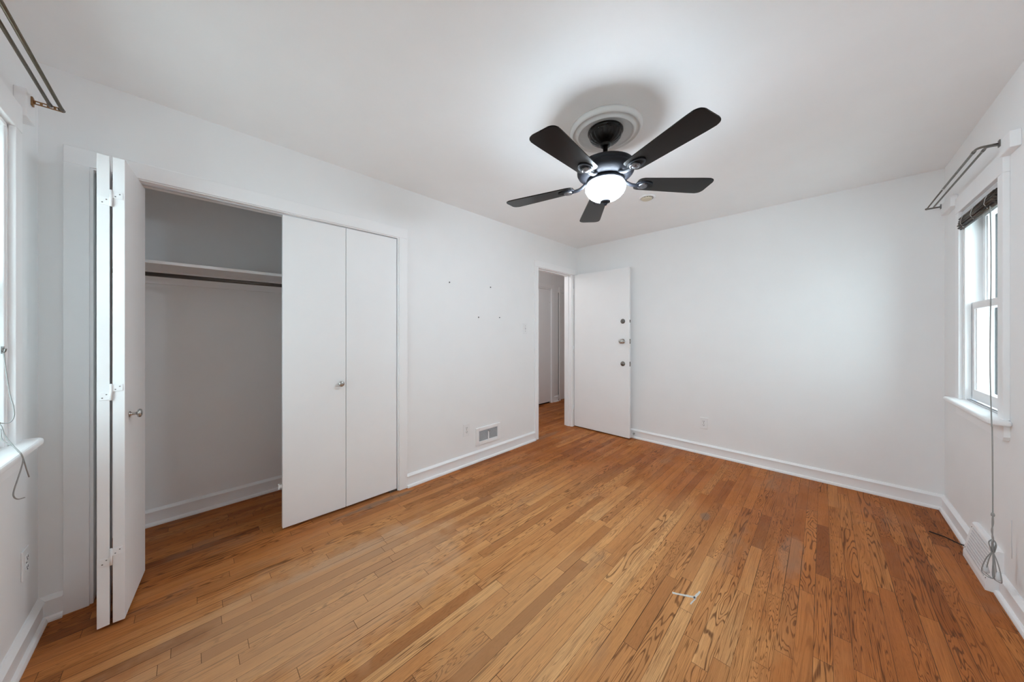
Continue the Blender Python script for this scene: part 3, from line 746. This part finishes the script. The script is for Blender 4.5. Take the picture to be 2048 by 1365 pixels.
vr = thing('wall_register', (2.592, D, 0.240), 0, 'white framed air vent with grey louvres on the closet wall', 'air vent')
W2, H2 = 0.163, 0.086; IW, IH = 0.124, 0.052
m = MB()
m.box(-W2, -IW, -0.012, 0, -H2, H2, 0.003); m.box(IW, W2, -0.012, 0, -H2, H2, 0.003); m.box(-IW, IW, -0.012, 0, IH, H2, 0.003); m.box(-IW, IW, -0.012, 0, -H2, -IH, 0.003)
m.build('frame', 'trim', vr)
m = MB()
for k in range(13):
    z = -IH+0.004+k*(2*IH-0.008)/12; m.box(-IW, IW, -0.0075, -0.0015, z-0.0012, z+0.0012, 0, TR(0, -0.004, z) @ RX(-0.6) @ TR(0, 0.004, -z))
m.build('louvres', 'greyvent', vr)
m = MB(); m.box(-IW, IW, -0.001, 0.0, -IH, IH); m.build('duct', 'duct', vr)
m = MB(); m.box(-0.006, 0.006, -0.011, -0.006, -IH, IH-0.016, 0.001); m.build('lever_bar', 'trim', vr)
m = MB(); m.lathe([(0.006, 0), (0.006, 0.010), (0.0085, 0.012), (0.0085, 0.020), (0, 0.021)], 14, TR(0, -0.008, IH-0.016) @ RX(PI/2)); m.build('knob', 'nickel', vr)

vr = thing('baseboard_register', (3.368, 0, 0), PI, 'white slanted baseboard air register under the right window cord', 'air vent')
wv = 0.172
SL = [(0, 0.205), (-0.016, 0.205), (-0.022, 0.198), (-0.052, 0.030), (-0.052, 0.0), (0, 0.0)]
m = MB(); m.prism(SL, -wv, wv, Matrix(((0, 0, 1, 0), (1, 0, 0, 0), (0, 1, 0, 0), (0, 0, 0, 1)))); m.build('housing', 'trim', vr)
m = MB(); ang = math.atan2(0.030, 0.168)
T = TR(0, -0.022, 0.198) @ RX(-ang)
for k in range(9): m.box(-wv+0.035, wv-0.035, -0.0015, 0.0005, -0.150+k*0.016, -0.150+k*0.016+0.009, 0, T)
m.build('louvres', 'greyvent', vr)
for (x, z) in ((0.158, -0.02), (0.158, -0.145), (-0.158, -0.02), (-0.158, -0.145)):
    m = MB(); m.lathe([(0.0035, 0), (0.003, 0.001), (0, 0.0012)], 10, T @ TR(x, 0, z) @ RX(PI/2)); m.build('screw', 'steel_dark', vr)

# ---------------------------------------------------------------- small things on the walls and floor
NG = 'wall anchors left of the switch'
for (x, z, lab) in ((2.126, 1.729, 'upper left wall anchor of the four on the closet wall'), (2.626, 1.736, 'upper right wall anchor of the four on the closet wall'),
                    (2.468, 1.422, 'lower left wall anchor of the four on the closet wall'), (2.753, 1.430, 'lower right wall anchor of the four, nearest the light switch')):
    t = thing('wall_anchor', (x, D, z), 0, lab, 'wall anchor', NG)
    m = MB(); m.lathe([(0.011, 0.0), (0.010, 0.0015), (0.0065, 0.002), (0.006, 0.0012), (0, 0.0012)], 14, RX(PI/2)); m.build('collar', 'plastic', t)
    m = MB(); m.lathe([(0.0058, 0.001), (0.0052, 0.004), (0.003, 0.005), (0, 0.005)], 12, RX(PI/2)); m.build('screw', 'bronze_dark', t)
m = MB(); m.tube(spline([(3.748, 0.138, 0.004), (3.735, 0.120, 0.006), (3.715, 0.085, 0.008), (3.672, 0.050, 0.010), (3.640, 0.036, 0.018), (3.60, 0.026, 0.035), (3.565, 0.020, 0.060)], 7), 0.0034, 8)
tag(m.build('cable', 'cable', None, (3.748, 0.138, 0.0)), 'thin black cable end on the floor by the right baseboard', 'cable')
def strip(mb, a, b, wd):
    a, b = Vector((*a, 0)), Vector((*b, 0)); d = (b-a).normalized(); n = Vector((-d.y, d.x, 0))
    k = 14; P = []; Q = []
    for i in range(k+1):
        c = a.lerp(b, i/k); w1 = wd*random.uniform(.65, 1.1)/2; w2_ = wd*random.uniform(.65, 1.1)/2
        P.append((c+n*w1).to_2d()); Q.append((c-n*w2_).to_2d())
    mb.prism(P+list(reversed(Q)), 0.0, 0.0009)
m = MB(); strip(m, (2.102, 1.142), (2.150, 1.055), 0.013); strip(m, (2.138, 1.058), (2.205, 1.048), 0.011); strip(m, (2.092, 1.060), (2.145, 1.052), 0.007)
tag(m.build('tape_residue', 'tape', None, (2.13, 1.09, 0.0)), 'pale strip of old tape residue stuck on the oak floor', 'tape residue')
m = MB(); m.tube([(3.108, 0.0004, 0.400), (3.106, 0.0004, 0.330), (3.109, 0.0004, 0.300), (3.104, 0.0004, 0.255), (3.106, 0.0004, 0.225)], 0.0011, 5)
tag(m.build('wall_scratch', 'greyvent', None, (3.106, 0, 0.3)), 'hairline scratch in the white paint right of the hanging cord', 'scratch')
ds = thing('door_stop', (L-0.017, 2.245, 0.055), 0, 'white spring door stop on the baseboard behind the open door', 'door stop')
m = MB(); m.tube([(-0.004-0.05*k/60, 0.0065*math.cos(k*0.9), 0.0065*math.sin(k*0.9)) for k in range(61)], 0.0014, 6); m.build('spring', 'nickel', ds)
m = MB(); m.lathe([(0.011, 0), (0.011, 0.004), (0, 0.004)], 14, RY(-PI/2)); m.build('base', 'nickel', ds)
m = MB(); m.lathe([(0.008, 0.052), (0.009, 0.056), (0.009, 0.062), (0, 0.064)], 14, RY(-PI/2)); m.build('tip', 'plastic', ds)

# ---------------------------------------------------------------- outdoors, seen through the right window
m = MB(); m.box(-14, 22, -16, 14, -0.62, -0.5)
struct('ground', m, 'ground', 'paved ground outside the windows')
nb = thing('neighbour_house', (9.0, -3.2, -0.5), 0, 'blue grey sided house outside the right window', 'house')
o = (9.0, -3.2, -0.5)
m = MB(); m.box(9.0, 18, -9.0, -1.0, -0.5, 4.2)
for k in range(31): m.box(8.985, 9.0, -9.0, -1.0, -0.5+k*0.15, -0.5+k*0.15+0.13)
m.build('wall', 'siding', nb, o)
for y in (-1.06, -5.0, -9.0):
    m = MB(); m.box(8.965, 9.06, y-0.06, y+0.08, -0.5, 4.2); m.build('corner_board', 'trim', nb, o)
m = MB(); m.box(8.96, 8.99, -2.6, -1.7, 0.9, 2.5); f = m.build('window_frame', 'trim', nb, o)
m = MB(); m.box(8.955, 8.965, -2.52, -1.78, 0.98, 2.42); m.build('pane', 'alu', f, o)
